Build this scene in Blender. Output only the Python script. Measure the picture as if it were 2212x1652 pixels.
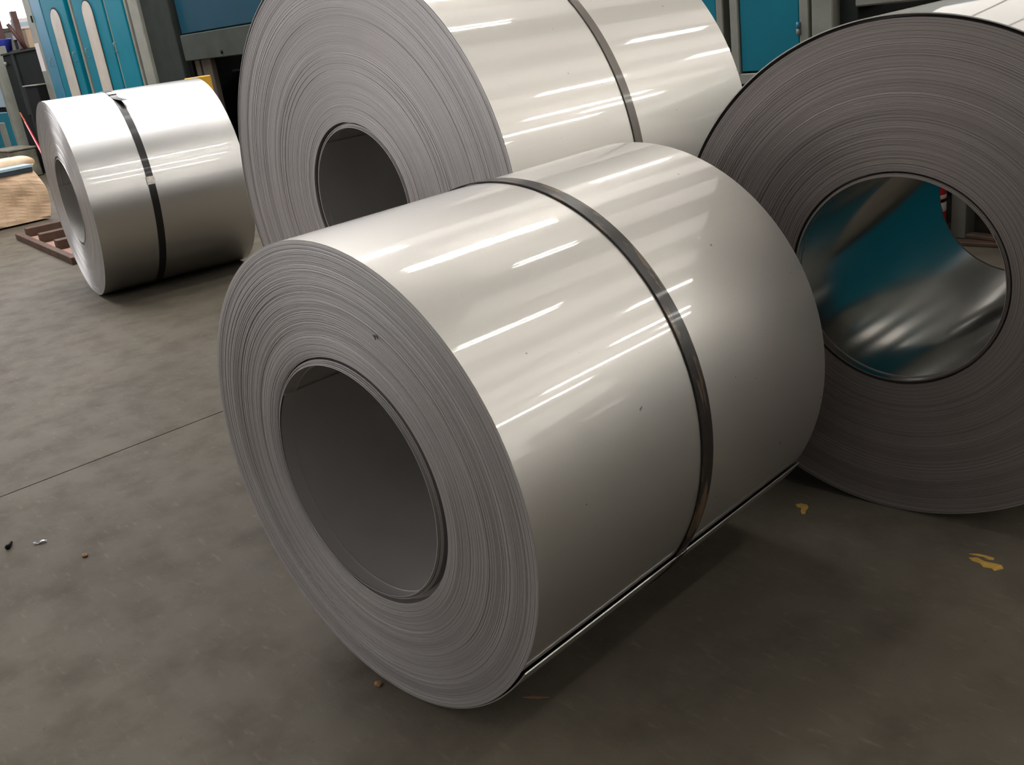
import bpy, bmesh, math, random
import numpy as np
from mathutils import Matrix, Vector

for o in list(bpy.data.objects):
    bpy.data.objects.remove(o)
SC = bpy.context.scene
COL = SC.collection
R = math.radians

# ---------------------------------------------------------------- camera, world, exposure
# World: X runs along the row of machines (to the right), Y towards it, Z up.  Camera at the origin, 1.5 m up.
PITCH, ROLL, YAW = 0.364240, -0.137018, R(50)
FPX = 2108.8
camd = bpy.data.cameras.new('camera')
cam = bpy.data.objects.new('camera', camd)
COL.objects.link(cam)
camd.sensor_fit = 'HORIZONTAL'
camd.sensor_width = 36.0
camd.lens = FPX / 2212 * 36.0
camd.clip_start, camd.clip_end = 0.05, 200
fwd = Vector((0, math.cos(PITCH), -math.sin(PITCH)))
rgt = Vector((1, 0, 0))
upv = rgt.cross(fwd)
r2 = math.cos(ROLL) * rgt + math.sin(ROLL) * upv
u2 = -math.sin(ROLL) * rgt + math.cos(ROLL) * upv
m3 = Matrix((r2, u2, -fwd)).transposed()
cam.matrix_world = Matrix.Translation((0, 0, 1.5)) @ (Matrix.Rotation(YAW, 3, 'Z') @ m3).to_4x4()
SC.camera = cam

world = bpy.data.worlds.new('world')
SC.world = world
world.use_nodes = True
bg = world.node_tree.nodes['Background']
bg.inputs[0].default_value = (0.86, 0.92, 1.0, 1)
bg.inputs[1].default_value = 1.0

SC.view_settings.view_transform = 'Standard'
SC.view_settings.look = 'None'
SC.view_settings.gamma = 1.0
SC.view_settings.exposure = 0.0
SC.view_settings.use_curve_mapping = False
SC.cycles.use_denoising = True
SC.cycles.max_bounces = 8
SC.cycles.diffuse_bounces = 4
SC.cycles.glossy_bounces = 6
SC.cycles.sample_clamp_indirect = 6.0
SC.cycles.caustics_reflective = False

# strengths of the hall's lights and of the added fill panels
SKYLIGHT = 13.0       # translucent roof sheets above the far-left coil
TUBE = 75.0          # fluorescent tubes
WINDOW = 9.0         # daylight in the far end window
FILL_DOOR = 1.8           # added unseen glowing door, fill from the left behind the camera
FILL_BAND = 1.05           # added glowing bands in the far walls, brighten the coil sides
FILL_BAND_FRONT = 0.7     # added glowing band behind the camera, fill for faces and bores
FILL_ROOF_REAR = 1.9      # added glowing roof sheets behind the camera, light the bore
FILL_ROOF = 1.05           # added dim glowing sheets over the machines, brighten the coils

# ---------------------------------------------------------------- helpers
def srgb(r, g, b):
    f = lambda c: (c / 255 / 12.92) if c / 255 <= 0.04045 else ((c / 255 + 0.055) / 1.055) ** 2.4
    return (f(r), f(g), f(b), 1.0)

def link(o, parent=None):
    COL.objects.link(o)
    if parent is not None:
        o.parent = parent
    return o

def tag(o, label=None, cat=None, group=None, kind=None):
    if label: o['label'] = label
    if cat: o['category'] = cat
    if group: o['group'] = group
    if kind: o['kind'] = kind
    return o

def empty(name, loc=(0, 0, 0), rz=0.0):
    o = bpy.data.objects.new(name, None)
    o.empty_display_size = 0.1
    o.location = loc
    o.rotation_euler = (0, 0, rz)
    return link(o)

def mesh_obj(name, verts, faces, mat, parent=None, smooth=False):
    me = bpy.data.meshes.new(name)
    me.from_pydata([tuple(v) for v in verts], [], faces)
    me.update()
    if smooth:
        me.polygons.foreach_set('use_smooth', [True] * len(me.polygons))
    me.materials.append(mat)
    return link(bpy.data.objects.new(name, me), parent)

def bm_obj(name, bm, mat, parent=None, smooth=False):
    me = bpy.data.meshes.new(name)
    bm.normal_update()
    bm.to_mesh(me)
    bm.free()
    if smooth:
        me.polygons.foreach_set('use_smooth', [True] * len(me.polygons))
    me.materials.append(mat)
    return link(bpy.data.objects.new(name, me), parent)

def add_box(bm, x0, x1, y0, y1, z0, z1, bev=0.0):
    r = bmesh.ops.create_cube(bm, size=1.0)
    vs = r['verts']
    for v in vs:
        v.co = Vector(((x0 + x1) / 2 + v.co.x * (x1 - x0), (y0 + y1) / 2 + v.co.y * (y1 - y0), (z0 + z1) / 2 + v.co.z * (z1 - z0)))
    if bev > 0:
        es = {e for v in vs for e in v.link_edges}
        bmesh.ops.bevel(bm, geom=list(es), offset=bev, segments=1, affect='EDGES')

def box(name, x0, x1, y0, y1, z0, z1, mat, parent=None, bev=0.0):
    bm = bmesh.new()
    add_box(bm, x0, x1, y0, y1, z0, z1, bev)
    return bm_obj(name, bm, mat, parent)

def add_tube(bm, pts, rad, seg=12, cap=True):
    """round bar along a list of points"""
    rings = []
    n = len(pts)
    for i, p in enumerate(pts):
        p = Vector(p)
        a = Vector(pts[max(0, i - 1)]); b = Vector(pts[min(n - 1, i + 1)])
        t = (b - a).normalized()
        q = t.to_track_quat('Z', 'Y')
        rr = rad[i] if isinstance(rad, (list, tuple)) else rad
        rings.append([bm.verts.new(p + q @ Vector((rr * math.cos(2 * math.pi * k / seg), rr * math.sin(2 * math.pi * k / seg), 0))) for k in range(seg)])
    for a, b in zip(rings, rings[1:]):
        for k in range(seg):
            bm.faces.new((a[k], a[(k + 1) % seg], b[(k + 1) % seg], b[k]))
    if cap:
        bm.faces.new(rings[0][::-1]); bm.faces.new(rings[-1])

def tube(name, pts, rad, mat, parent=None, seg=12):
    bm = bmesh.new()
    add_tube(bm, pts, rad, seg)
    return bm_obj(name, bm, mat, parent, smooth=True)

def grid_mesh(blocks, name, mat, parent=None):
    """blocks: list of (array[nu,nv,3], close_v, smooth); joined into one mesh quickly"""
    V, Fq, S = [], [], []
    off = 0
    for P, close, sm in blocks:
        nu, nv = P.shape[:2]
        V.append(P.reshape(-1, 3))
        i = np.arange(nu - 1)[:, None]
        j = np.arange(nv if close else nv - 1)[None, :]
        j2 = (j + 1) % nv
        q = np.stack([i * nv + j, (i + 1) * nv + j, (i + 1) * nv + j2, i * nv + j2], -1).reshape(-1, 4) + off
        Fq.append(q); S.append(np.full(len(q), sm))
        off += nu * nv
    V = np.concatenate(V).astype(np.float32); Fq = np.concatenate(Fq).astype(np.int32); S = np.concatenate(S)
    me = bpy.data.meshes.new(name)
    me.vertices.add(len(V)); me.vertices.foreach_set('co', V.ravel())
    me.loops.add(Fq.size); me.loops.foreach_set('vertex_index', Fq.ravel())
    me.polygons.add(len(Fq)); me.polygons.foreach_set('loop_start', np.arange(0, Fq.size, 4, dtype=np.int32))
    me.polygons.foreach_set('use_smooth', S)
    me.update(calc_edges=True)
    me.materials.append(mat)
    return link(bpy.data.objects.new(name, me), parent)

# ---------------------------------------------------------------- materials
class NT:
    def __init__(self, name):
        self.m = bpy.data.materials.new(name)
        self.m.use_nodes = True
        self.t = self.m.node_tree
        self.b = self.t.nodes['Principled BSDF']
    def n(self, typ, **kw):
        nd = self.t.nodes.new(typ)
        for k, v in kw.items():
            setattr(nd, k, v)
        return nd
    def l(self, a, b):
        self.t.links.new(a, b)
    def coord(self, scale=(1, 1, 1)):
        tc = self.n('ShaderNodeTexCoord'); mp = self.n('ShaderNodeMapping')
        mp.inputs['Scale'].default_value = scale
        self.l(tc.outputs['Object'], mp.inputs['Vector'])
        return mp.outputs['Vector']
    def noise(self, vec, scale, detail=3, rough=0.5):
        t = self.n('ShaderNodeTexNoise')
        t.inputs['Scale'].default_value = scale; t.inputs['Detail'].default_value = detail; t.inputs['Roughness'].default_value = rough
        self.l(vec, t.inputs['Vector'])
        return t.outputs['Fac']
    def ramp(self, fac, stops):
        r = self.n('ShaderNodeValToRGB')
        e = r.color_ramp.elements
        while len(e) < len(stops): e.new(0.5)
        for el, (p, c) in zip(e, stops):
            el.position = p; el.color = c
        self.l(fac, r.inputs['Fac'])
        return r.outputs['Color']
    def mix(self, fac, a, b):
        x = self.n('ShaderNodeMix', data_type='RGBA')
        if isinstance(fac, (int, float)): x.inputs[0].default_value = fac
        else: self.l(fac, x.inputs[0])
        for s, v in ((6, a), (7, b)):
            if isinstance(v, tuple): x.inputs[s].default_value = v
            else: self.l(v, x.inputs[s])
        return x.outputs[2]
    def bump(self, h, strength, dist=0.01):
        b = self.n('ShaderNodeBump')
        b.inputs['Strength'].default_value = strength; b.inputs['Distance'].default_value = dist
        self.l(h, b.inputs['Height'])
        return b.outputs['Normal']

def set_(b, **kw):
    for k, v in kw.items():
        b.inputs[k.replace('_', ' ')].default_value = v

def paint(name, col, rough=0.45, metallic=0.0, var=0.12, scale=3.0, bump=0.0, spec=0.5):
    """painted or plain surface with gentle mottling and dirt"""
    k = NT(name)
    v = k.coord()
    f = k.noise(v, scale, 5, 0.6)
    lo = tuple(c * (1 - var * 2.2) for c in col[:3]) + (1,)
    hi = tuple(min(1, c * (1 + var)) for c in col[:3]) + (1,)
    k.l(k.ramp(f, [(0.3, lo), (0.7, hi)]), k.b.inputs['Base Color'])
    set_(k.b, Roughness=rough, Metallic=metallic, Specular_IOR_Level=spec)
    if bump:
        k.l(k.bump(k.noise(v, scale * 25, 2), bump, 0.002), k.b.inputs['Normal'])
    return k.m

def emitter(name, col, strength):
    k = NT(name)
    k.b.inputs['Base Color'].default_value = (0.8, 0.8, 0.8, 1)
    k.b.inputs['Emission Color'].default_value = col
    k.b.inputs['Emission Strength'].default_value = strength
    return k.m

def sheet_steel(name, col, rough, coat, specks=True, metal=1.0):
    """satin strip surface under a clear film: rough metal with a glossy coat, tiny specks and rolling grain"""
    k = NT(name)
    v = k.coord()
    vg = k.coord((60, 1.5, 60))
    g = k.noise(vg, 3.0, 2)
    base = k.mix(g, tuple(c * 0.96 for c in col[:3]) + (1,), col)
    if specks:
        vs = k.coord((1, 0.6, 1))
        s = k.noise(vs, 85, 1, 0.3)
        sp = k.ramp(s, [(0.81, (0, 0, 0, 1)), (0.84, (0.7, 0.7, 0.7, 1))])
        base = k.mix(sp, base, (0.12, 0.10, 0.09, 1))
    k.l(base, k.b.inputs['Base Color'])
    rr = k.n('ShaderNodeMapRange')
    rr.inputs['To Min'].default_value = rough - 0.03; rr.inputs['To Max'].default_value = rough + 0.03
    k.l(k.noise(v, 2.5, 3), rr.inputs['Value'])
    k.l(rr.outputs[0], k.b.inputs['Roughness'])
    set_(k.b, Metallic=metal, Coat_Weight=coat, Coat_Roughness=0.045, Coat_IOR=1.6)
    # the film is not perfectly flat: long shallow ripples along the strip
    vb = k.coord((1.0, 0.35, 1.0))
    k.l(k.bump(k.noise(vb, 6, 1), 0.06, 0.006), k.b.inputs['Coat Normal'])
    return k.m

def wound_edge(name, col, dark, rough, bump=0.5):
    """edges of hundreds of wraps: fine rings of tone and relief that depend on radius"""
    k = NT(name)
    tc = k.n('ShaderNodeTexCoord'); sp = k.n('ShaderNodeSeparateXYZ')
    k.l(tc.outputs['Object'], sp.inputs[0])
    def m(op, a, b=None):
        x = k.n('ShaderNodeMath', operation=op)
        for i, q in enumerate((a, b)):
            if q is None: continue
            if isinstance(q, (int, float)): x.inputs[i].default_value = q
            else: k.l(q, x.inputs[i])
        return x.outputs[0]
    rad = m('SQRT', m('ADD', m('MULTIPLY', sp.outputs[0], sp.outputs[0]), m('MULTIPLY', sp.outputs[2], sp.outputs[2])))
    def n1(scale, detail, rough_=0.6):
        t = k.n('ShaderNodeTexNoise', noise_dimensions='1D')
        t.inputs['Scale'].default_value = scale; t.inputs['Detail'].default_value = detail; t.inputs['Roughness'].default_value = rough_
        k.l(rad, t.inputs['W'])
        return t.outputs['Fac']
    fine = n1(420, 2); broad = n1(28, 3)
    c = k.ramp(fine, [(0.25, dark), (0.55, col)])
    c = k.mix(k.ramp(broad, [(0.30, (0.30, 0.30, 0.30, 1)), (0.60, (0, 0, 0, 1))]), c, dark)
    v = k.coord()
    c = k.mix(k.ramp(k.noise(v, 4, 4), [(0.55, (0, 0, 0, 1)), (0.85, (0.25, 0.25, 0.25, 1))]), c, tuple(q * 0.7 for q in col[:3]) + (1,))
    k.l(c, k.b.inputs['Base Color'])
    set_(k.b, Metallic=0.75, Roughness=rough)
    k.l(k.bump(fine, bump, 0.0012), k.b.inputs['Normal'])
    return k.m

M = {}
M['steel'] = sheet_steel('satin_strip', (0.57, 0.55, 0.52, 1), 0.45, 0.8, True, 0.94)
M['steel_bright'] = sheet_steel('bright_strip', (0.66, 0.65, 0.64, 1), 0.36, 0.75, False, 1.0)
M['bore_satin'] = paint('bore_satin', (0.50, 0.48, 0.46, 1), 0.5, 0.55, 0.04, 4)
M['bore_mirror'] = sheet_steel('bore_mirror', (0.42, 0.41, 0.385, 1), 0.17, 0.2, False)
M['edge_a'] = wound_edge('wound_edge_fine', srgb(212, 208, 208), srgb(168, 164, 164), 0.42)
M['edge_b'] = wound_edge('wound_edge_pale', srgb(204, 198, 197), srgb(172, 166, 165), 0.40, 0.35)
M['edge_c'] = wound_edge('wound_edge_dull', srgb(170, 162, 158), srgb(122, 114, 110), 0.50)
M['edge_d'] = wound_edge('wound_edge_clean', srgb(214, 212, 214), srgb(190, 188, 190), 0.35, 0.25)
M['strip_edge'] = paint('cut_strip_edge', srgb(190, 188, 184), 0.35, 0.8, 0.08, 20)

# steel strapping: black lacquer, worn brown in places
def strapping(name, col, worn, amount):
    k = NT(name)
    v = k.coord((14, 40, 4))
    f = k.noise(v, 1.0, 5, 0.65)
    k.l(k.mix(k.ramp(f, [(amount, (0, 0, 0, 1)), (amount + 0.06, (1, 1, 1, 1))]), col, worn), k.b.inputs['Base Color'])
    set_(k.b, Metallic=0.0, Roughness=0.38, Specular_IOR_Level=0.45, Coat_Weight=0.15, Coat_Roughness=0.08)
    return k.m
M['strap_black'] = strapping('black_strapping', srgb(36, 32, 30), srgb(92, 72, 54), 0.60)
M['strap_worn'] = strapping('rubbed_strapping', srgb(30, 27, 25), srgb(92, 74, 56), 0.53)
M['strap_grey'] = strapping('grey_strapping', srgb(112, 104, 96), srgb(126, 118, 108), 0.55)
M['strap_jet'] = strapping('jet_strapping', srgb(20, 19, 20), srgb(34, 32, 32), 0.70)
M['seal'] = paint('strap_seal_metal', srgb(190, 186, 178), 0.35, 0.9, 0.15, 60)
M['bracket'] = paint('brown_grey_bracket', srgb(82, 74, 66), 0.7, 0, 0.12, 6, 0, 0.2)
M['ink'] = paint('ink', srgb(70, 66, 68), 0.7)

# concrete floor: mottled, scuffed, a little sheen
def concrete():
    k = NT('workshop_concrete')
    v = k.coord()
    a = k.noise(v, 0.9, 6, 0.62); b = k.noise(v, 5.5, 5, 0.6); c = k.noise(k.coord((1, 3.2, 1)), 14, 4, 0.6)
    base = k.ramp(a, [(0.30, srgb(82, 76, 66)), (0.52, srgb(96, 89, 78)), (0.72, srgb(104, 98, 87))])
    base = k.mix(k.ramp(b, [(0.46, (0, 0, 0, 1)), (0.74, (0.55, 0.55, 0.55, 1))]), base, srgb(68, 62, 53))
    base = k.mix(k.ramp(c, [(0.58, (0, 0, 0, 1)), (0.76, (0.5, 0.5, 0.5, 1))]), base, srgb(116, 109, 97))
    sp = k.noise(v, 60, 2, 0.5)
    base = k.mix(k.ramp(sp, [(0.70, (0, 0, 0, 1)), (0.80, (0.5, 0.5, 0.5, 1))]), base, srgb(48, 43, 36))
    k.l(base, k.b.inputs['Base Color'])
    rr = k.n('ShaderNodeMapRange'); rr.inputs['To Min'].default_value = 0.5; rr.inputs['To Max'].default_value = 0.8
    k.l(b, rr.inputs['Value']); k.l(rr.outputs[0], k.b.inputs['Roughness'])
    set_(k.b, Specular_IOR_Level=0.16)
    k.l(k.bump(k.noise(v, 90, 4, 0.6), 0.18, 0.004), k.b.inputs['Normal'])
    return k.m
M['concrete'] = concrete()
M['joint'] = paint('joint_dirt', srgb(44, 38, 34), 0.9)
M['wall'] = paint('hall_cladding', srgb(150, 148, 144), 0.7, 0, 0.1, 1.2)
M['ceiling'] = paint('roof_sheeting', srgb(120, 117, 112), 0.7, 0, 0.06, 0.8)
M['purlin'] = paint('roof_steel', srgb(120, 116, 110), 0.6)
M['teal'] = paint('teal_enamel', srgb(0, 118, 140), 0.5, 0, 0.07, 2.0, 0, 0.2)
M['teal_shaded'] = paint('shaded_teal_enamel', srgb(0, 62, 82), 0.5, 0, 0.07, 2.0, 0, 0.3)  # teal enamel darkened to put the hood's shade into its colour
M['grey_mid'] = paint('beam_grey', srgb(68, 73, 69), 0.75, 0, 0.10, 4, 0, 0.12)
M['teal_pale'] = paint('pale_blue_enamel', srgb(66, 132, 160), 0.42, 0, 0.07, 2.0)
M['grey'] = paint('machine_grey', srgb(140, 141, 132), 0.5, 0, 0.10, 4)
M['grey_dk'] = paint('column_grey', srgb(50, 55, 53), 0.75, 0, 0.10, 4, 0, 0.12)
M['dark'] = paint('dark_recess', srgb(20, 22, 22), 0.6, 0, 0.10, 6, 0, 0.12)
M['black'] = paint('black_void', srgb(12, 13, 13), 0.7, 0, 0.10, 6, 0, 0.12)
M['green_dk'] = paint('dark_green_box', srgb(25, 31, 29), 0.75, 0, 0.14, 3, 0, 0.12)
M['pane'] = paint('cloudy_polycarbonate', srgb(206, 198, 188), 0.22, 0, 0.08, 2.5)
M['rubber'] = paint('rubber_seal', srgb(38, 36, 34), 0.7)
M['chrome'] = paint('handle_metal', srgb(170, 172, 172), 0.25, 0.9)
M['paper_white'] = paint('white_paper', srgb(226, 220, 220), 0.7, 0, 0.03, 8)
M['kraft'] = paint('kraft_paper', srgb(240, 206, 172), 0.75, 0, 0.08, 5, 0.1)
M['board_blue'] = paint('blue_grey_board', srgb(168, 192, 206), 0.5, 0, 0.05, 3)
M['board_edge'] = paint('dark_board_edge', srgb(52, 60, 68), 0.6)
M['timber'] = paint('brown_timber', srgb(88, 64, 52), 0.75, 0, 0.16, 9, 0.2)
M['timber_top'] = paint('pinkish_timber', srgb(156, 120, 104), 0.75, 0, 0.12, 9, 0.2)
M['yellow'] = paint('yellow_paint', srgb(232, 178, 62), 0.5, 0, 0.06, 6)
M['flake'] = paint('yellow_floor_paint', srgb(202, 160, 74), 0.7, 0, 0.14, 40)
M['red'] = paint('red_paint', srgb(206, 28, 40), 0.4, 0, 0.06, 6)
M['red_pole'] = paint('red_pole_paint', srgb(214, 44, 60), 0.4, 0, 0.06, 6)
M['block'] = paint('stained_block', srgb(128, 124, 108), 0.8, 0, 0.28, 5)
M['brown_steel'] = paint('rusty_brown_steel', srgb(92, 62, 58), 0.6, 0, 0.15, 5)
M['carton'] = paint('carton_board', srgb(196, 172, 146), 0.75, 0, 0.08, 5)
M['orange'] = paint('orange_steel', srgb(188, 88, 44), 0.55, 0, 0.1, 5)
M['blue_plastic'] = paint('blue_plastic', srgb(70, 84, 200), 0.4)
M['leaf'] = paint('dry_straw', srgb(150, 112, 76), 0.8)
M['foil'] = paint('foil', srgb(220, 220, 220), 0.3, 0.8)
M['skylight'] = emitter('translucent_roof_sheet', (1.0, 0.985, 0.97, 1), SKYLIGHT)
M['skylight_dim'] = emitter('dim_skylight_sheet', (1.0, 0.975, 0.95, 1), SKYLIGHT * 0.5)
M['tube'] = emitter('lit_tube', (1.0, 0.97, 0.90, 1), TUBE)
M['daylight'] = emitter('bright_daylight_glass', (0.95, 0.93, 1.0, 1), WINDOW)
M['fill_curtain'] = emitter('fill_strip_curtain', (0.97, 0.98, 1.0, 1), FILL_DOOR)
M['fill_roof_sheet'] = emitter('dim_fill_sheet', (1.0, 0.93, 0.85, 1), FILL_ROOF)
M['fill_roof_rear'] = emitter('rear_fill_sheet', (1.0, 0.98, 0.96, 1), FILL_ROOF_REAR)
M['band'] = emitter('fill_wall_band', (1.0, 0.95, 0.88, 1), FILL_BAND)
M['fill_band_front'] = emitter('fill_wall_band_front', (1.0, 0.97, 0.95, 1), FILL_BAND_FRONT)
M['housing'] = paint('lamp_housing', srgb(225, 225, 222), 0.4)

# ---------------------------------------------------------------- the hall
HX0, HX1, HY0, HY1, HZ = -27.0, 16.0, -9.0, 22.0, 7.4
fl = box('floor', HX0, HX1, HY0, HY1, -0.2, -0.03, M['joint'])
tag(fl, 'mottled grey brown concrete workshop floor', 'floor', kind='structure')
jx = [HX0, -24.4, -19.3, -14.2, -9.06, -3.95, 1.15, 6.25, 11.35, HX1]
for a, b in zip(jx, jx[1:]):
    box('floor_slab', a + 0.004, b - 0.004, HY0, HY1, -0.03, 0.0, M['concrete'], fl)
cl = box('ceiling', HX0, HX1, HY0, HY1, HZ, HZ + 0.15, M['ceiling'])
tag(cl, 'pale sheeted workshop roof above the coils', 'ceiling', kind='structure')
for i in range(9):
    y = HY0 + 2 + i * 3.4
    box('purlin', HX0, HX1, y - 0.06, y + 0.06, HZ - 0.28, HZ, M['purlin'], cl)
sky_x = [(-16.6, -15.6), (-14.2, -13.2), (-11.8, -10.8), (-9.4, -8.4), (-7.0, -6.4)]
sky_y = [(0.5, 6.5)] * 5
for (a, b), (c, d) in zip(sky_x, sky_y):
    box('skylight', a, b, c, d, HZ - 0.30, HZ - 0.285, M['skylight'], cl)
for a, b in ((-4.7, -4.0),):
    box('skylight', a, b, 0.8, 5.0, HZ - 0.30, HZ - 0.285, M['skylight_dim'], cl)  # dimmer skylight added to brighten the far-left coil
for i in range(9):
    x = -7.5 + i * 2.3
    box('fill_roof_sheet', x, x + 1.1, 6.2, 19.0, HZ - 0.30, HZ - 0.285, M['fill_roof_sheet'], cl)  # glowing sheets added for the coils to reflect
for i in range(6):
    x = -10.0 + i * 2.3
    box('fill_roof_sheet', x, x + 1.1, -8.0, -2.0, HZ - 0.30, HZ - 0.285, M['fill_roof_rear'], cl)  # glowing sheets added behind the camera as fill
for nm, x0, x1, y0, y1 in (('wall_left', HX0 - 0.2, HX0, HY0, HY1), ('wall_right', HX1, HX1 + 0.2, HY0, HY1),
                           ('wall_back', HX0, HX1, HY1, HY1 + 0.2), ('wall_front', HX0, HX1, HY0 - 0.2, HY0)):
    w = box(nm, x0, x1, y0, y1, 0, HZ, M['wall'])
    tag(w, {'wall_left': 'far end wall of the hall with the bright window', 'wall_right': 'right end wall of the hall',
            'wall_back': 'long wall of the hall behind the machines', 'wall_front': 'long wall of the hall behind the photographer'}[nm], 'wall', kind='structure')
# bright end window in the far left corner
win = empty('window_1', (HX0, 6.5, 2.55))
tag(win, 'bright daylight window at the far left end', 'window', kind='structure')
box('pane', 0.01, 0.03, -4.5, 4.5, 0, 3.6, M['daylight'], win)
for y in np.linspace(-4.5, 4.5, 7):
    box('mullion', 0.0, 0.08, y - 0.06, y + 0.06, 0, 3.6, M['purlin'], win)
for z in (0, 1.2, 2.4, 3.6):
    box('mullion', 0.0, 0.07, -4.5, 4.5, z - 0.04, z + 0.04, M['purlin'], win)
# unseen door of glowing strips, added behind the camera as fill light
dr = empty('fill_door_1', (-13.5, HY0, 0))
tag(dr, 'added unseen door of glowing fill strips behind the photographer', 'door', kind='structure')
for i in range(11):
    box('fill_strip', -5.5 + i, -4.52 + i, 0.03 + 0.015 * (i % 2), 0.04 + 0.015 * (i % 2), 0.02, 4.4, M['fill_curtain'], dr)
for x in (-5.65, 5.5):
    box('fill_jamb', x, x + 0.15, 0.0, 0.12, 0, 4.6, M['purlin'], dr)
box('fill_head', -5.65, 5.65, 0.0, 0.12, 4.45, 4.6, M['purlin'], dr)

# unseen glowing bands added high in the walls to brighten the coils
def band(name, lab, loc, rz, ln, z0, z1, mat):
    w = empty(name, loc, rz)
    tag(w, lab, 'window', kind='structure')
    n = int(round(ln / 2.0))
    for i in range(n):
        x = -ln / 2 + i * ln / n
        box('pane', x + 0.06, x + ln / n - 0.06, -0.03, -0.01, z0, z1, mat, w)
        box('mullion', x - 0.06, x + 0.06, -0.06, 0.0, z0 - 0.1, z1 + 0.1, M['purlin'], w)
    box('sill', -ln / 2, ln / 2, -0.08, 0.0, z0 - 0.14, z0, M['purlin'], w)
band('fill_window_2', 'added glowing fill band high in the wall behind the machines', (-1.0, HY1, 0), 0, 30, 2.6, 6.9, M['band'])
band('fill_window_3', 'added glowing fill band high in the right end wall', (HX1, 9.0, 0), R(-90), 24, 2.6, 6.9, M['band'])
band('fill_window_4', 'added glowing fill band high in the wall behind the photographer', (3.0, HY0, 0), R(180), 18, 3.4, 6.8, M['fill_band_front'])

# fluorescent fittings under the roof, their long side towards the machines
LAMP_Z = 6.95
lamps = [(-4.1, 6.6, 2.1), (-3.9, 6.6, 2.1), (1.5, 7.1, 1.6), (-1.85, 7.1, 0.9), (0.85, 11.45, 1.6), (4.2, 12.0, 2.0), (3.6, 15.0, 1.3), (7.6, 15.2, 3.6),
         (10.3, 15.8, 4.5), (12.6, 15.2, 3.6), (8.8, 17.5, 2.6), (-6.85, 10.7, 1.6), (2.2, 4.0, 2.3), (6.3, 4.3, 2.6), (10.2, 4.6, 2.8)]
for i, (x, y, ln) in enumerate(lamps):
    e = empty('ceiling_lamp', (x, y, LAMP_Z))
    tag(e, 'white twin tube fluorescent fitting under the roof', 'lamp', 'ceiling lamps')
    box('housing', -0.17, 0.17, -ln / 2 - 0.05, ln / 2 + 0.05, 0.0, 0.07, M['housing'], e, 0.01)
    for s in (-0.08, 0.08):
        tube('fluorescent_tube', [(s, -ln / 2, -0.035), (s, ln / 2, -0.035)], 0.026 if y > 13 else 0.018 if y < 5 else 0.016, M['tube'], e, 10)
    for s in (-ln / 2 + 0.1, ln / 2 - 0.1):
        tube('hanger', [(0, s, 0.07), (0, s, HZ - LAMP_Z)], 0.008, M['purlin'], e, 6)

# ---------------------------------------------------------------- steel coils
def smooth_noise(n, step, rng):
    k = max(2, int(n / step) + 2)
    return np.interp(np.linspace(0, k - 1, n), np.arange(k), rng.normal(0, 1, k))

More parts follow.
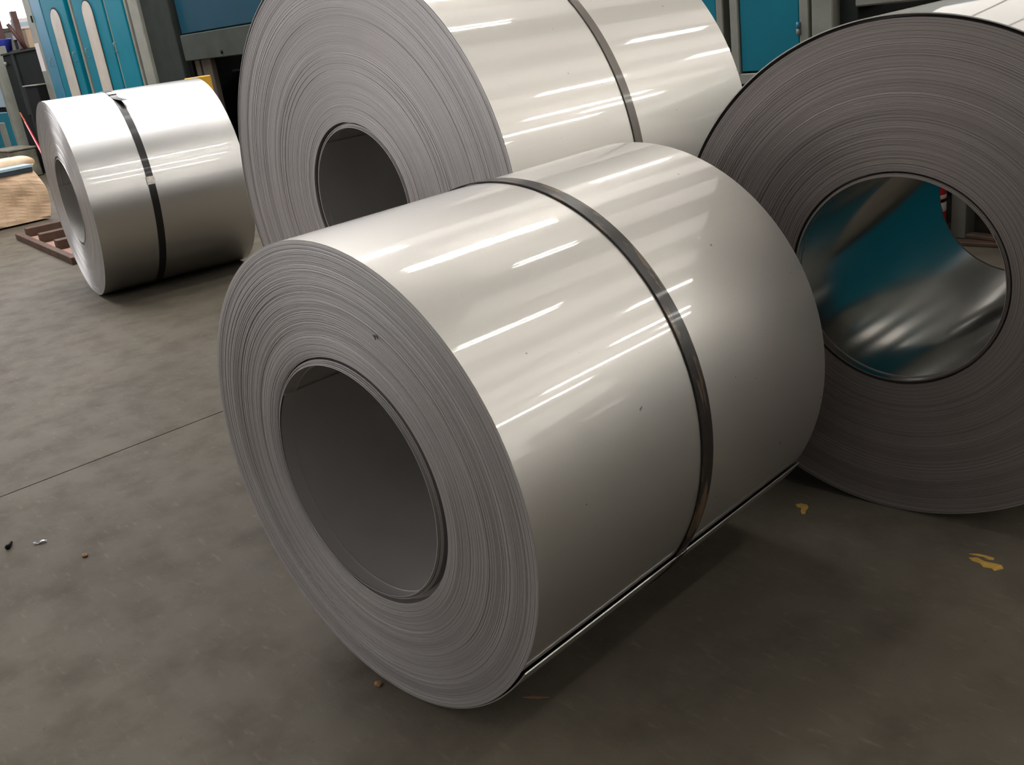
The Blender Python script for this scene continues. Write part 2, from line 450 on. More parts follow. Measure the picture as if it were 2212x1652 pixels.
def coil(label, X, Y, head, Ro, Ri, L, seed, mats, pitch=0.0025, drift=0.0015, jit=0.0005, wob=0.0006,
         outer_band=(0.0, 0.0, 0.0, 90.0), lip=None, tail=-32.0, lift=0.0, bore_step=140.0, straps=()):
    """mats: surface, edge, bore.  Local +Y is the axis (away from the viewer), angle 0 = local +X, 90 = up."""
    rng = np.random.default_rng(seed)
    root = empty('steel_coil', (X, Y, 0), -R(head))
    tag(root, label, 'steel coil', 'steel coils standing on the floor')
    C = np.array([0, 0, Ro])
    NS = 320
    # --- outermost wrap: a strip of real thickness that ends in a free edge
    th = 0.0028
    t = np.linspace(0, 1, 481)
    phi = R(tail) - t * 2 * math.pi               # the free edge looks upwards, the strip runs down and under
    rad = Ro - th * t - 0.0002                       # winds in under its own tail
    if lift > 0:
        w = np.clip(1 - (R(tail) - phi) / R(26), 0, 1)
        rad = rad + lift * w ** 2
    ys = np.linspace(0, L, 6)
    def sheet(rr, yy, flip=False):
        P = np.stack([np.stack([rr * np.cos(phi), np.full_like(phi, y), Ro + rr * np.sin(phi)], -1) for y in yy])
        return P if flip else P[::-1]
    outer = sheet(rad, ys, True)          # row 0 = near edge
    inner = sheet(rad - th, ys)           # row -1 = near edge
    # outer band of wraps can sit back at the top and stand out at the foot
    bw, ba, bout, bphi = outer_band
    def band(ph):
        c = np.cos(ph - R(bphi))
        return np.where(c > 0, ba, bout) * c
    if bw > 0:
        outer[0, :, 1] = np.minimum(0, band(phi)); inner[-1, :, 1] = outer[0, :, 1]
    front = np.stack([inner[-1], outer[0]])
    back = np.stack([outer[-1], inner[0]])
    endf = np.stack([inner[::-1, 0], outer[:, 0]])
    grid_mesh([(outer, False, True), (inner, False, True), (front, False, False), (back, False, False)], 'outer_wrap', mats[0], root)
    grid_mesh([(endf, False, False)], 'strip_end', M['strip_edge'], root)
    # --- the wound side: one ring per wrap, uneven in depth
    r_in = Ri + (lip[0] if lip else 0.0)
    n = int((Ro - th - r_in) / pitch)
    edges = r_in + (Ro - th * 1.5 - r_in) * np.linspace(0, 1, n + 1)
    off = drift * smooth_noise(n, 14, rng) + jit * rng.normal(0, 1, n)
    off[rng.random(n) < 0.05] += 0.0018
    ph = np.linspace(0, 2 * math.pi, NS, endpoint=False)
    wph = rng.uniform(0, 6.28) + np.cumsum(rng.normal(0, 0.12, n)); wam = wob * (0.4 + np.abs(smooth_noise(n, 10, rng)))
    rows = []
    for i in range(n):
        y = off[i] + wam[i] * np.sin(ph + wph[i])
        if bw > 0 and edges[i] > Ro - bw:
            y = y + band(ph)
        g = pitch * 0.10
        for rr, dy in ((edges[i] + g, 0.0), (edges[i + 1] - g, 0.0), (edges[i + 1], 0.0011)):
            rows.append(np.stack([rr * np.cos(ph), y + dy, rr * np.sin(ph)], -1))
    first = rows[0].copy(); first[:, 1] += 0.03; rows.insert(0, first)
    rows = np.array(rows)[::-1]
    face = grid_mesh([(rows, True, False)], 'wound_side', mats[1], root)
    face.location = (0, 0, Ro)
    face['kind'] = 'stuff'                         # hundreds of wrap edges
    # far side, coarser
    m = 24
    er = np.linspace(Ri, Ro - th, m + 1); rows = []
    for i in range(m):
        y = L - 0.001 + 0.001 * rng.normal()
        for rr in (er[i] + 0.0005, er[i + 1] - 0.0005):
            rows.append(np.stack([rr * np.cos(ph), np.full_like(ph, y), rr * np.sin(ph)], -1))
    f2 = grid_mesh([(np.array(rows), True, False)], 'wound_far_side', mats[1], root)
    f2.location = (0, 0, Ro)
    # --- innermost wrap with its step where the strip starts
    tb = np.linspace(0, 1, 361)
    pb = R(bore_step) + tb * 2 * math.pi
    rb = Ri + 0.005 * tb
    yb = np.linspace(0.0 if not lip else -lip[1], L, 5)
    P = np.stack([np.stack([rb * np.cos(pb), np.full_like(pb, y), Ro + rb * np.sin(pb)], -1) for y in yb])
    step = np.stack([P[:, 0], P[:, -1]])
    grid_mesh([(P, False, True), (step, False, False)], 'bore_wrap', mats[2], root)
    # --- a few inner wraps pushed out of line, leaving a groove
    if lip:
        gap, outd, dx, dz, k = lip
        rows = []
        e = np.linspace(Ri + 0.0005, Ri + gap * 0.62, k + 1)
        for i in range(k):
            y = -outd + 0.0022 * (i % 3) + 0.0015 * i
            for rr, dy in ((e[i] + 0.0003, 0), (e[i + 1] - 0.0003, 0), (e[i + 1], 0.002)):
                rows.append(np.stack([rr * np.cos(ph), np.full_like(ph, y + dy), rr * np.sin(ph)], -1))
        last = rows[-1].copy(); last[:, 1] = 0.04; rows.append(last)
        lp = grid_mesh([(np.array(rows)[::-1], True, False)], 'inner_wraps', mats[1], root)
        lp.location = (dx, 0, Ro + dz)
        # bottom of the groove
        rows = [np.stack([rr * np.cos(ph), np.full_like(ph, 0.03), rr * np.sin(ph)], -1) for rr in (r_in + 0.004, Ri - 0.0)]
        gb = grid_mesh([(np.array(rows), True, False)], 'groove_floor', mats[1], root)
        gb.location = (0, 0, Ro)
    # --- straps round the girth
    for s in straps:
        y0, wd, mt = s['y'], s['w'], s['mat']
        slope = s.get('slope', 0.0)
        pst = np.linspace(0, 2 * math.pi, 361)
        rr = Ro + 0.0025 + (lift * np.clip(1 - np.mod(R(tail) - pst, 2 * math.pi) / R(26), 0, 1) ** 2 if lift else 0)
        cy = y0 + slope * np.sin(pst)
        def ring(q, dy): return np.stack([q * np.cos(pst), cy + dy, Ro + q * np.sin(pst)], -1)
        prof = [(-0.0025, -wd / 2), (0, -wd / 2 + 0.001), (0, wd / 2 - 0.001), (-0.0025, wd / 2)]
        rows = [ring(rr + a, b) for a, b in prof][::-1]
        st = grid_mesh([(np.stack(rows[i:i + 2]), False, True) for i in range(3)], 'strap', mt, root)
        for (pa, ln, mt2) in s.get('seals', ()):
            # folded metal seal, its two lips turned over the strap edges
            a = np.linspace(R(pa) - ln / 2 / Ro, R(pa) + ln / 2 / Ro, 7)
            q = Ro + 0.0075
            pr = [(-0.006, -wd / 2 - 0.004), (0, -wd / 2 - 0.003), (0.0008, 0), (0, wd / 2 + 0.003), (-0.006, wd / 2 + 0.004)]
            rows = np.stack([np.stack([(q + dr) * np.cos(a), y0 + slope * np.sin(a) + dy, Ro + (q + dr) * np.sin(a)], -1) for dr, dy in pr])[::-1]
            ends = [np.stack([rows[:, j], rows[:, j] * np.array([1, 1, 1]) - np.stack([np.cos(a[j]) * np.full(5, .006), np.zeros(5), np.sin(a[j]) * np.full(5, .006)], -1)]) for j in (0, -1)]
            grid_mesh([(rows, False, False)] + [(e_, False, False) for e_ in ends], 'strap_seal', mt2, st)
        for (pa, ln, up) in s.get('loose', ()):
            # loose end of the strap lifting off the coil
            u = np.linspace(0, 1, 10)
            a = R(pa) - u * ln / Ro
            q = Ro + 0.006 + up * u ** 1.5
            c2 = y0 + slope * np.sin(a) + 0.03 * u
            rows = np.stack([np.stack([(q + dq) * np.cos(a), c2 + dy, Ro + (q + dq) * np.sin(a)], -1) for dq, dy in ((0, -wd / 2), (0, wd / 2), (-0.002, wd / 2), (-0.002, -wd / 2), (0, -wd / 2))])[::-1]
            grid_mesh([(rows, False, False)], 'strap_end', mt, st)
    return root

cA = coil('satin steel coil nearest the viewer with a black worn strap', -1.7535, 0.979, -2.807, 0.5584, 0.2773, 1.085, 3,
          (M['steel'], M['edge_a'], M['bore_satin']), pitch=0.0026, drift=0.0016, jit=0.0006, lip=(0.020, 0.004, -0.003, 0.003, 5),
          tail=-32.5, lift=0.0065, bore_step=141,
          straps=[dict(y=0.552, w=0.041, slope=0.022, mat=M['strap_worn'])])
cB = coil('largest steel coil in the middle behind the nearest one, grey strap', -3.1626, 1.9914 + 0.045, -0.929, 0.8763, 0.2862, 1.2805, 5,
          (M['steel'], M['edge_b'], M['bore_satin']), pitch=0.0027, drift=0.0010, jit=0.0004, lip=(0.022, -0.004, 0.0, 0.0, 4),
          outer_band=(0.013, 0.055, 0.0, 178.0), tail=-120, bore_step=127,
          straps=[dict(y=0.61, w=0.040, mat=M['strap_grey'])])
cC = coil('dull edged steel coil at the right whose polished bore shows through', -1.2392, 2.4202, -5.081, 0.6831, 0.2819, 1.107, 7,
          (M['steel'], M['edge_c'], M['bore_mirror']), pitch=0.0026, drift=0.0028, jit=0.0007, wob=0.0012, lip=(0.014, 0.003, 0.0, 0.0, 3),
          outer_band=(0.013, 0.045, 0.016, 95.0), tail=-150, bore_step=30)
cD = coil('bright steel coil at the far left with a jet black strap and silver seal', -6.9966, 2.2075, 8.03, 0.6605, 0.2817, 1.0344, 11,
          (M['steel_bright'], M['edge_d'], M['bore_satin']), pitch=0.004, drift=0.0008, jit=0.0003, lip=(0.02, 0.002, 0.0, 0.0, 3),
          tail=-100, bore_step=163,
          straps=[dict(y=0.395, w=0.046, slope=0.018, mat=M['strap_jet'], seals=((9.0, 0.05, M['seal']), (76, 0.05, M['seal'])), loose=((68, 0.10, 0.03),))])
# small pencil scribble on the edge of the nearest coil
bm = bmesh.new()
for (x0, z0, x1, z1) in ((0.179, 0.380, 0.187, 0.372), (0.186, 0.381, 0.184, 0.370), (0.182, 0.375, 0.193, 0.378), (0.191, 0.381, 0.194, 0.373)):
    dx, dz = x1 - x0, z1 - z0
    nl = math.hypot(dx, dz); ox, oz = -dz / nl * 0.0005, dx / nl * 0.0005
    vs = [bm.verts.new((x + sx * ox, y, z + sx * oz)) for y in (-0.0042, -0.003) for x, z, sx in ((x0, z0, 1), (x0, z0, -1), (x1, z1, -1), (x1, z1, 1))]
    for f in ((3, 2, 1, 0), (4, 5, 6, 7), (0, 1, 5, 4), (1, 2, 6, 5), (2, 3, 7, 6), (3, 0, 4, 7)):
        bm.faces.new([vs[i] for i in f])
sc_ = bm_obj('ink_mark', bm, M['ink'], cA)
sc_.location = (0, 0, 0.5584)
sc_['label'] = 'dark scribbled mark'

# ---------------------------------------------------------------- blue machine enclosure with arched windows
FY = 5.0      # front plane of the machine row
def stadium(name, xc, w, z0, z1, y0, y1, mat, parent):
    """upright plate with round top and bottom"""
    r = w / 2
    pts = [(xc + r * math.cos(a), z1 - r + r * math.sin(a)) for a in np.linspace(0, math.pi, 17)] + \
          [(xc + r * math.cos(a), z0 + r + r * math.sin(a)) for a in np.linspace(math.pi, 2 * math.pi, 17)]
    n = len(pts)
    v = [(x, y0, z) for x, z in pts] + [(x, y1, z) for x, z in pts]
    f = [tuple(range(n)), tuple(range(2 * n - 1, n - 1, -1))] + [(i, i + n, (i + 1) % n + n, (i + 1) % n) for i in range(n)]
    return mesh_obj(name, v, f, mat, parent)

def handle(x, z, h, y, parent, name='handle'):
    tube(name, [(x, y, z + h), (x, y - 0.035, z + h), (x, y - 0.035, z), (x, y, z)], 0.007, M['grey'], parent, 8)

en = empty('machine_enclosure', (-13.6, FY, 0))
tag(en, 'blue machine enclosure with two arched windows behind the far left coil', 'machine')
ex = lambda x: x + 13.6
box('body', ex(-15.43), ex(-11.84), 0.06, 1.4, 0.0, 2.9, M['dark'], en)
box('frame', ex(-15.43), ex(-15.17), 0.0, 0.08, 0.0, 2.9, M['grey'], en, 0.006)
box('side_panel', ex(-15.165), ex(-14.785), 0.005, 0.08, 0.1, 2.88, M['teal_pale'], en, 0.006)
d1 = box('door', ex(-14.67), ex(-13.83), -0.02, 0.06, 0.15, 2.85, M['teal'], en, 0.008)
d2 = box('door', ex(-13.556), ex(-12.59), -0.02, 0.06, 0.15, 2.85, M['teal'], en, 0.008)
d3 = box('door', ex(-12.505), ex(-12.01), -0.02, 0.06, 0.15, 2.85, M['teal'], en, 0.008)
for d, xc, w, zt in ((d1, ex(-14.245), 0.335, 2.245), (d2, ex(-13.085), 0.32, 2.24)):
    stadium('window_seal', xc, w + 0.045, 0.72, zt + 0.022, -0.026, -0.012, M['rubber'], d)
    stadium('arched_window', xc, w, 0.74, zt, -0.032, -0.018, M['pane'], d)
for d, x, z in ((d1, ex(-13.888), 1.57), (d2, ex(-13.404), 1.59), (d3, ex(-12.463), 1.60)):
    handle(x, z, 0.11, -0.02, d)
handle(ex(-14.90), 1.55, 0.1, 0.005, en)
box('center_strip', ex(-13.72), ex(-13.66), 0.0, 0.07, 0.1, 2.9, M['grey'], en, 0.004)
box('center_strip', ex(-13.59), ex(-13.562), 0.0, 0.07, 0.1, 2.9, M['brown_steel'], en, 0.004)
box('center_strip', ex(-12.582), ex(-12.512), 0.0, 0.07, 0.1, 2.9, M['grey'], en, 0.004)
box('center_strip', ex(-12.003), ex(-11.95), 0.0, 0.07, 0.1, 2.9, M['grey'], en, 0.004)
box('center_strip', ex(-14.70), ex(-14.675), 0.02, 0.07, 0.1, 2.9, M['brown_steel'], en, 0.004)
for z in (0.6, 2.15):
    box('hinge', ex(-15.24), ex(-15.20), -0.012, 0.01, z, z + 0.09, M['black'], en, 0.003)
pl = box('notice_sheet', ex(-15.415), ex(-15.245), -0.004, 0.001, 1.50, 1.88, M['paper_white'], en)
pl['label'] = 'blank white paper sheet taped to the frame'
box('post', ex(-11.84), ex(-11.60), -0.02, 0.25, 0.0, 3.0, M['grey'], en, 0.008)

co = empty('machine_column', (-11.24, FY, 0))
tag(co, 'dark grey machine column between the blue enclosure and blue hood', 'column')
box('column_body', -0.355, 0.35, 0.02, 0.9, 0.0, 3.1, M['grey_dk'], co, 0.01)
box('column_flange', 0.35, 0.42, 0.10, 0.9, 0.0, 3.1, M['dark'], co, 0.01)

ma = empty('press_machine', (-7.6, FY, 0))
tag(ma, 'press with a broad blue hood over a grey beam behind the largest coil', 'machine')
mx = lambda x: x + 7.6
box('hood_panel', mx(-10.80), mx(-7.65), 0.06, 0.12, 1.68, 2.25, M['teal_shaded'], ma, 0.008)
box('hood_panel', mx(-7.62), mx(-4.75), 0.06, 0.12, 1.68, 2.25, M['teal_shaded'], ma, 0.008)
bb = box('beam', mx(-10.80), mx(-4.75), 0.03, 0.55, 1.40, 1.67, M['grey_mid'], ma, 0.008)
tube('bolt', [(mx(-9.9), 0.03, 1.45), (mx(-9.9), 0.015, 1.45)], 0.018, M['dark'], bb, 8)
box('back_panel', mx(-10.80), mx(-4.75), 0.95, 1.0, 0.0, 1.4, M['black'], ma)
box('top_box', mx(-10.80), mx(-4.75), 0.12, 1.2, 1.67, 2.25, M['grey_dk'], ma)
box('bracket', mx(-10.69), mx(-10.58), 0.08, 0.14, 0.0, 1.40, M['bracket'], ma, 0.006)
box('bracket', mx(-10.53), mx(-10.31), 0.08, 0.14, 0.0, 1.40, M['bracket'], ma, 0.006)
tube('roller', [(mx(-10.3), 0.45, 1.08), (mx(-4.8), 0.45, 1.08)], 0.085, M['grey_dk'], ma, 20)
tube('roller', [(mx(-10.3), 0.45, 0.80), (mx(-4.8), 0.45, 0.80)], 0.13, M['grey_dk'], ma, 20)
box('guide_bar', mx(-10.3), mx(-4.8), 0.30, 0.34, 1.235, 1.255, M['grey_dk'], ma, 0.003)
for x in (-8.6, -6.7, -4.9):
    box('bracket', mx(x) - 0.12, mx(x) + 0.12, 0.08, 0.9, 0.0, 1.40, M['grey_dk'], ma, 0.006)

# ---------------------------------------------------------------- machine with doors at the right
mr = empty('control_machine', (-1.2, FY, 0))
tag(mr, 'grey machine with narrow blue doors behind the right coil', 'machine')
rx = lambda x: x + 1.2
box('body', rx(-4.60), rx(-2.905), 0.07, 1.3, 0.90, 1.95, M['dark'], mr)
for a, b in ((-3.67, -3.622), (-3.575, -3.518), (-3.122, -3.063), (-4.60, -4.45)):
    box('frame', rx(a), rx(b), 0.0, 0.09, 0.905, 1.95, M['grey'], mr, 0.005)
box('frame', rx(-3.575), rx(-3.063), 0.002, 0.09, 0.905, 0.965, M['grey'], mr, 0.005)
box('frame', rx(-4.60), rx(-3.622), 0.002, 0.09, 0.905, 0.965, M['grey'], mr, 0.005)
box('door', rx(-4.445), rx(-3.676), 0.012, 0.06, 0.972, 1.9, M['teal'], mr, 0.004)
d = box('door', rx(-3.512), rx(-3.130), 0.012, 0.06, 0.975, 1.9, M['teal'], mr, 0.004)
for z in (1.155, 1.7):
    tube('hinge', [(rx(-3.124), -0.005, z), (rx(-3.124), -0.005, z + 0.032)], 0.011, M['grey'], d, 10)
    tube('hinge', [(rx(-3.124), -0.005, z + 0.034), (rx(-3.124), -0.005, z + 0.068)], 0.011, M['teal_pale'], d, 10)
box('post', rx(-3.028), rx(-2.903), -0.03, 0.2, 0.0, 1.95, M['grey'], mr, 0.006)
box('post', rx(-2.900), rx(-2.796), 0.04, 0.3, 0.0, 1.95, M['grey_dk'], mr, 0.004)
box('beam', rx(-2.792), rx(3.2), 0.0, 0.3, 1.27, 1.58, M['grey'], mr, 0.008)
box('housing', rx(-2.792), rx(3.2), 0.02, 1.3, 1.58, 1.66, M['teal'], mr, 0.008)
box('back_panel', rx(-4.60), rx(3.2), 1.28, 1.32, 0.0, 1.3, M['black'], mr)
box('tray', rx(-2.792), rx(3.2), 0.35, 1.28, 0.62, 0.66, M['dark'], mr)
for a, b in ((-1.35, 0.35), (0.42, 2.1)):
    d = box('door', rx(a), rx(b), 0.02, 0.08, 0.12, 1.22, M['teal'], mr, 0.006)
    handle(rx(b) - 0.1, 0.7, 0.12, 0.02, d)
for x in (-2.35, -0.4, 1.6, 3.0):
    box('leg', rx(x) - 0.04, rx(x) + 0.04, 0.30, 0.42, 0.0, 1.27, M['grey'], mr, 0.004)
box('leg', rx(-4.55), rx(-4.40), 0.2, 0.35, 0.0, 0.905, M['grey_dk'], mr, 0.004)

# fire extinguisher on the floor by the machine's leg
fe = empty('fire_extinguisher', (-2.465, 5.235, 0))
tag(fe, 'red fire extinguisher seen through the bore of the right coil', 'fire extinguisher')
def lathe(name, prof, mat, parent, seg=28):
    a = np.linspace(0, 2 * math.pi, seg, endpoint=False)
    rows = np.array([np.stack([r * np.cos(a), r * np.sin(a), np.full_like(a, z)], -1) for r, z in prof])[::-1]
    return grid_mesh([(rows, True, True)], name, mat, parent)
lathe('cylinder', [(0.0, 0.004), (0.062, 0.004), (0.070, 0.02), (0.070, 0.36), (0.062, 0.40), (0.04, 0.43), (0.022, 0.44), (0.02, 0.46), (0, 0.46)], M['red'], fe)
lathe('label_band', [(0.0703, 0.165), (0.0712, 0.166), (0.0712, 0.214), (0.0703, 0.215)], M['paper_white'], fe)
lathe('label_band', [(0.0703, 0.236), (0.0712, 0.237), (0.0712, 0.256), (0.0703, 0.257)], M['paper_white'], fe)
lathe('strap_band', [(0.0703, 0.217), (0.0722, 0.218), (0.0722, 0.230), (0.0703, 0.231)], M['black'], fe)
tube('valve', [(0, 0, 0.455), (0, 0, 0.50)], 0.022, M['chrome'], fe)
tube('lever', [(0, 0, 0.50), (0.03, -0.03, 0.52), (0.09, -0.08, 0.53)], 0.009, M['black'], fe, 8)
tube('hose', [(0, 0, 0.485), (-0.06, 0.02, 0.47), (-0.09, 0.03, 0.38), (-0.085, 0.02, 0.2)], 0.010, M['black'], fe, 8)

# timber offcuts below the machine
for i, (x, y, l, w, h, a, z, lb) in enumerate(((-2.16, 5.20, 0.34, 0.07, 0.022, 6, 0, 'flat brown timber offcut at the foot of the grey leg'),
                                               (-2.13, 5.24, 0.30, 0.06, 0.022, -12, 0.0225, 'brown timber offcut lying across a flatter one'),
                                               (-1.93, 5.50, 0.50, 0.07, 0.07, 24, 0, 'dark squared timber slanting back under the machine'))):
    bm = bmesh.new()
    add_box(bm, -l / 2, l / 2, -w / 2, w / 2, 0, h, 0.004)
    o = bm_obj('timber_offcut', bm, M['timber'], None)
    o.location = (x, y, z); o.rotation_euler = (0, 0, R(a))
    tag(o, lb, 'timber', 'timber offcuts under the machine')

# ---------------------------------------------------------------- yellow box, red pole, wooden frame, kraft parcel
yb = empty('yellow_post', (-8.63, 4.10, 0))
tag(yb, 'flat yellow post peeping out behind the far left coil', 'post')
box('post_board', -0.05, 0.05, -0.11, 0.10, 0.02, 1.28, M['yellow'], yb, 0.006)
box('post_foot', -0.12, 0.12, -0.16, 0.15, 0.0, 0.02, M['dark'], yb, 0.004)

top = Vector((-16.82, 4.955, 0.949)); p2 = Vector((-15.227, 4.6, 0.472))
k = top.z / (top.z - p2.z)
base = top + (p2 - top) * k
po = empty('red_pole', tuple(base))
tag(po, 'thin red pole leaning left of the far left coil', 'pole')
v = top - base
tube('shaft', [(0, 0, 0.012), tuple(v * 0.86)], [0.020, 0.016], M['red_pole'], po, 10)
tube('tip', [tuple(v * 0.86), tuple(v)], [0.016, 0.010], M['orange'], po, 10)

wf = empty('wooden_frame', (-9.3, 2.62, 0), R(-5))
tag(wf, 'low brown wooden frame with crosspieces on the floor at the left', 'pallet frame')
box('rail', -1.12, 0.98, -0.03, 0.03, 0.0, 0.06, M['timber'], wf, 0.004)
box('rail_cap', -1.05, 0.98, 0.03, 0.13, 0.0, 0.032, M['timber_top'], wf, 0.003)
for x in (-0.98, -0.42, 0.18, 0.76):
    box('crosspiece', x, x + 0.10, 0.04, 0.95, 0.032, 0.115, M['timber'], wf, 0.005)
box('rail', -1.05, 1.10, 0.86, 0.95, 0.0, 0.032, M['timber'], wf, 0.004)

def crumpled_box(name, x0, x1, y0, y1, z0, z1, seed, amp, mat, parent, taper=0.1):
    """paper pulled round a load: broad soft dents with a few sharp creases"""
    rng = random.Random(seed)
    ph = [rng.uniform(0, 6.28) for _ in range(6)]
    bm = bmesh.new()
    add_box(bm, x0, x1, y0, y1, z0, z1)
    bmesh.ops.subdivide_edges(bm, edges=bm.edges[:], cuts=15, use_grid_fill=True)
    cx, cy = (x0 + x1) / 2, (y0 + y1) / 2
    for v in bm.verts:
        h = (v.co.z - z0) / (z1 - z0)
        s = 1 - taper * max(0.0, h - 0.55) ** 2 * 2.5 - taper * max(0.0, 0.35 - h) * 0.8
        v.co.x = cx + (v.co.x - cx) * s; v.co.y = cy + (v.co.y - cy) * s
        if v.co.z > z0 + 0.015:
            q = v.co.copy()
            d = math.sin(q.y * 5 + q.z * 6 + ph[0]) + 0.7 * abs(math.sin(q.y * 9 - q.z * 11 + q.x * 4 + ph[1])) + 0.5 * math.sin(q.x * 8 + q.z * 13 + ph[2])
            v.co += Vector((d * amp, 0.6 * amp * math.sin(q.x * 7 + q.z * 9 + ph[3]), 0.7 * amp * math.sin(q.x * 6 + q.y * 7 + ph[4])))
    return bm_obj(name, bm, mat, parent)
pc = empty('wrapped_parcel', (-12.0, 2.45, 0))
tag(pc, 'bulky parcel wrapped in creased brown kraft paper at the left edge', 'parcel')
crumpled_box('paper_wrap', -0.7, 0.7, -0.95, 0.90, 0.02, 0.56, 4, 0.022, M['kraft'], pc, 0.12)
crumpled_box('paper_flap', -0.25, 0.50, -0.60, 0.93, 0.57, 0.66, 9, 0.018, M['kraft'], pc, 0.1)
box('skid', -0.6, 0.6, -0.8, 0.75, 0.0, 0.05, M['dark'], pc)
tr = empty('board', (-11.6, 2.55, 0.0), R(3))
tag(tr, 'pale blue grey board with a dark edge lying in the kraft parcel', 'board')
box('board_face', 0.05, 0.36, -0.9, 0.72, 0.575, 0.605, M['board_blue'], tr, 0.003)
box('board_rim', 0.06, 0.355, -0.9, 0.71, 0.53, 0.574, M['board_edge'], tr, 0.003)

# ---------------------------------------------------------------- clutter left of the blue enclosure
db = empty('switch_cabinet', (-16.26, FY, 0))
tag(db, 'dark green switch cabinet left of the blue enclosure', 'cabinet')
sx = lambda x: x + 16.26
box('cabinet_body', sx(-17.09), sx(-15.45), 0.02, 0.8, 0.0, 1.80, M['green_dk'], db, 0.01)
box('cabinet_top', sx(-17.10), sx(-15.44), 0.0, 0.82, 1.80, 1.83, M['grey_dk'], db, 0.004)
box('cover_strip', sx(-16.64), sx(-16.52), 0.005, 0.03, 0.9, 1.80, M['grey_dk'], db, 0.004)
box('socket_box', sx(-16.03), sx(-15.46), -0.12, 0.02, 0.80, 1.32, M['dark'], db, 0.006)
box('box_lid', sx(-16.05), sx(-15.45), -0.14, 0.02, 1.32, 1.338, M['grey'], db, 0.004)
box('conduit', sx(-16.33), sx(-16.06), -0.05, 0.02, 0.45, 1.32, M['grey_dk'], db, 0.01)
tube('knob', [(sx(-17.0), 0.02, 1.68), (sx(-17.0), -0.01, 1.68)], 0.03, M['grey'], db, 12)
bl = empty('concrete_block', (-16.9, 4.72, 0))
tag(bl, 'stained grey block on the floor behind the kraft parcel', 'block')
box('block_body', -0.42, 0.45, -0.2, 0.2, 0.0, 0.42, M['block'], bl, 0.02)
box('block_cap', -0.43, 0.46, -0.21, 0.21, 0.42, 0.45, M['block'], bl, 0.01)
tc = empty('teal_locker', (-18.2, FY, 0))
tag(tc, 'small blue locker with a grey post at the far left edge', 'cabinet')
lx = lambda x: x + 18.2
box('locker_body', lx(-19.2), lx(-17.58), 0.05, 0.8, 0.05, 1.5, M['dark'], tc, 0.01)
box('post', lx(-17.56), lx(-17.40), -0.02, 0.2, 0.0, 1.95, M['grey'], tc, 0.006)
box('door', lx(-19.1), lx(-17.64), -0.01, 0.05, 0.12, 0.96, M['teal'], tc, 0.008)
box('panel', lx(-19.1), lx(-17.64), 0.0, 0.05, 1.04, 1.42, M['board_blue'], tc, 0.008)
box('reflection_plate', lx(-18.25), lx(-17.9), -0.02, -0.008, 0.14, 0.80, M['grey'], tc, 0.004)  # grey plate standing in for a reflection on the blue door

# storage rack against the bright window
rk = empty('storage_rack', (-20.0, 6.25, 0))
tag(rk, 'rusty brown storage rack in front of the bright far window', 'rack')
for dx in (-0.5, 0.5):
    for dy in (-0.14, 0.75):
        box('upright', dx - 0.05, dx + 0.05, dy - 0.05, dy + 0.05, 0, 3.3 if dy > 0 else 2.55, M['brown_steel'], rk, 0.006)
for z in (0.6, 1.25, 1.88):
    box('shelf', -0.58, 0.58, -0.22, 0.85, z, z + 0.04, M['dark'], rk, 0.005)
    for dx in (-0.53, 0.53):
        box('rail', dx - 0.03, dx + 0.03, -0.22, 0.85, z - 0.08, z, M['brown_steel'], rk, 0.004)
tube('brace', [(0.56, -0.30, 2.35), (0.56, -0.10, 1.90)], 0.035, M['brown_steel'], rk, 8)
def carton(x, y, z, w, d, h, mat, lb, cat='carton', name='carton'):
    o = empty(name, (x, y, z))
    tag(o, lb, cat)
    box('carton_body', -d / 2, d / 2, -w / 2, w / 2, 0, h, mat, o, 0.008)
    box('lid_flap', -d / 2 - 0.004, d / 2 + 0.004, -w / 2 - 0.004, w / 2 + 0.004, h, h + 0.02, mat, o, 0.004)
    return o
carton(-19.75, 6.38, 1.92, 0.24, 0.3, 0.32, M['carton'], 'beige carton on the top shelf of the brown rack')
carton(-19.75, 6.62, 1.92, 0.18, 0.3, 0.42, M['carton'], 'taller beige carton at the right end of the brown rack')
carton(-20.2, 6.45, 1.92, 0.40, 0.3, 0.16, M['green_dk'], 'low dark case at the back of the brown rack', 'case', 'tool_case')
ps = empty('parts_stack', (-20.15, 6.44, 2.10))
tag(ps, 'pale stacked sheets on the brown rack under the window', 'sheets')
for i in range(5):
    box('sheet', -0.12, 0.14, -0.22 + 0.01 * i, 0.24 - 0.015 * i, i * 0.07 + 0.0, i * 0.07 + 0.05 + 0.02, M['paper_white'] if i % 2 == 0 else M['board_blue'], ps, 0.003)
oe = empty('orange_ladder', (-19.3, 6.42, 0))
tag(oe, 'orange ladder upright against the edge of the blue enclosure', 'ladder')
for dy in (0.0, 0.4):
    box('stile', -0.03, 0.03, dy - 0.025, dy + 0.025, 0, 2.42, M['orange'], oe, 0.004)
for z in np.arange(0.3, 2.4, 0.3):
    tube('rung', [(0, 0, z), (0, 0.4, z)], 0.014, M['orange'], oe, 8)
bt = lathe('tub', [(0, 0.0), (0.13, 0.0), (0.16, 0.20), (0.17, 0.21), (0.15, 0.22), (0.12, 0.03), (0, 0.03)], M['blue_plastic'], None)
bt.location = (-20.35, 6.05, 1.921)
tag(bt, 'blue plastic tub on the brown rack', 'tub')

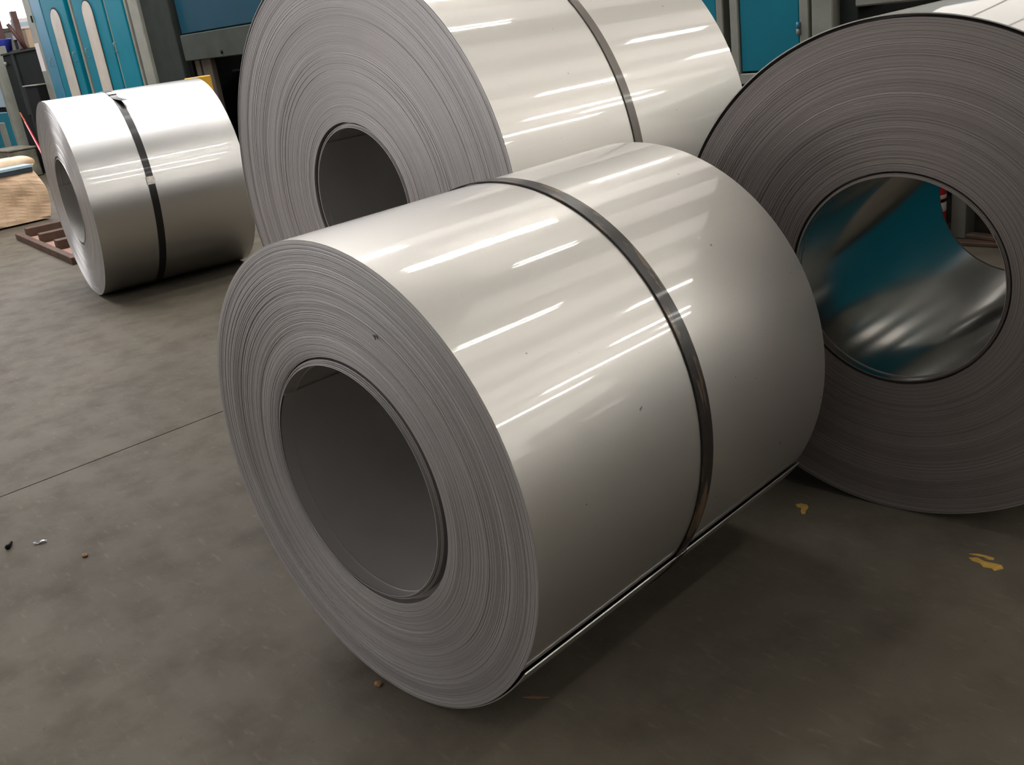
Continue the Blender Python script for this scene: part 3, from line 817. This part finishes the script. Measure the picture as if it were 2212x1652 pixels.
# ---------------------------------------------------------------- marks and litter on the floor
def blob(name, pts, h, mat, parent=None):
    n = len(pts)
    v = [(x, y, 0.0) for x, y in pts] + [(x, y, h) for x, y in pts]
    f = [tuple(range(n - 1, -1, -1)), tuple(range(n, 2 * n))] + [(i, (i + 1) % n, (i + 1) % n + n, i + n) for i in range(n)]
    return mesh_obj(name, v, f, mat, parent)
def P(cx, cy, pts): return [(cx + x, cy + y) for x, y in pts]
f1 = blob('paint_flake', [(-1.466, 2.272), (-1.452, 2.259), (-1.441, 2.262), (-1.430, 2.243), (-1.420, 2.232), (-1.412, 2.238), (-1.420, 2.255), (-1.424, 2.275), (-1.436, 2.288), (-1.455, 2.285)], 0.0008, M['flake'])
tag(f1, 'small yellow paint flake on the floor beside the nearest coil', 'paint mark')
f2 = empty('paint_flake', (-0.905, 2.278, 0))
tag(f2, 'larger split yellow paint flake on the floor below the right coil', 'paint mark')
q = [(-0.948, 2.272), (-0.935, 2.262), (-0.915, 2.262), (-0.900, 2.250), (-0.880, 2.255), (-0.872, 2.248), (-0.858, 2.270), (-0.868, 2.283), (-0.885, 2.282), (-0.905, 2.277), (-0.915, 2.279), (-0.930, 2.284)]
blob('flake_piece', [(x + 0.905, y - 2.278) for x, y in q], 0.0008, M['flake'], f2)
q = [(-0.956, 2.290), (-0.940, 2.291), (-0.920, 2.296), (-0.905, 2.290), (-0.893, 2.296), (-0.897, 2.306), (-0.915, 2.306), (-0.938, 2.302)]
blob('flake_piece', [(x + 0.905, y - 2.278) for x, y in q], 0.0008, M['flake'], f2)

sw = empty('bolt', (-3.469, 0.575, 0), R(-35))
tag(sw, 'small dark bolt on the floor at the left edge', 'bolt')
tube('shank', [(-0.018, 0, 0.007), (0.014, 0, 0.006)], 0.005, M['dark'], sw, 8)
tube('bolt_head', [(0.012, 0, 0.008), (0.022, 0, 0.008)], 0.009, M['dark'], sw, 6)
fo = bmesh.new()
rngf = random.Random(5)
bmesh.ops.create_grid(fo, x_segments=6, y_segments=3, size=0.5)
for v in fo.verts:
    v.co = Vector((v.co.x * 0.042, v.co.y * 0.014, 0.006 + 0.004 * math.sin(v.co.x * 9) + rngf.uniform(-0.002, 0.002)))
fobj = bm_obj('foil_scrap', fo, M['foil'], None)
fobj.location = (-3.394, 0.654, 0); fobj.rotation_euler = (0, 0, R(70))
sm = fobj.modifiers.new('thickness', 'SOLIDIFY'); sm.thickness = 0.0015
tag(fobj, 'crumpled bright foil scrap on the floor next to the bolt', 'scrap')
ch = bmesh.new()
bmesh.ops.create_icosphere(ch, subdivisions=2, radius=0.011)
for v in ch.verts:
    v.co = Vector((v.co.x * 1.3, v.co.y * 0.8, v.co.z * 0.45 + 0.0045)) * (1 + rngf.uniform(-0.12, 0.12))
cho = bm_obj('wood_chip', ch, M['leaf'], None)
cho.location = (-3.155, 0.721, 0)
tag(cho, 'small reddish brown chip on the floor at the left', 'chip')
st = blob('straw', P(0, 0, [(-0.03, 0.0), (-0.01, 0.004), (0.012, 0.003), (0.034, 0.001), (0.012, -0.002), (-0.01, -0.003)]), 0.002, M['leaf'])
st.location = (-1.46, 1.165, 0); st.rotation_euler = (0, 0, R(38))
tag(st, 'thin orange brown straw on the floor under the nearest coil', 'straw')
cl2 = bmesh.new()
bmesh.ops.create_icosphere(cl2, subdivisions=2, radius=0.009)
for v in cl2.verts:
    v.co = Vector((v.co.x * 1.2, v.co.y, v.co.z * 0.7 + 0.0055)) * (1 + rngf.uniform(-0.15, 0.15))
cro = bm_obj('crumb', cl2, M['leaf'], None)
cro.location = (-1.80, 0.955, 0)
tag(cro, 'brown crumb against the foot of the nearest coil', 'crumb')
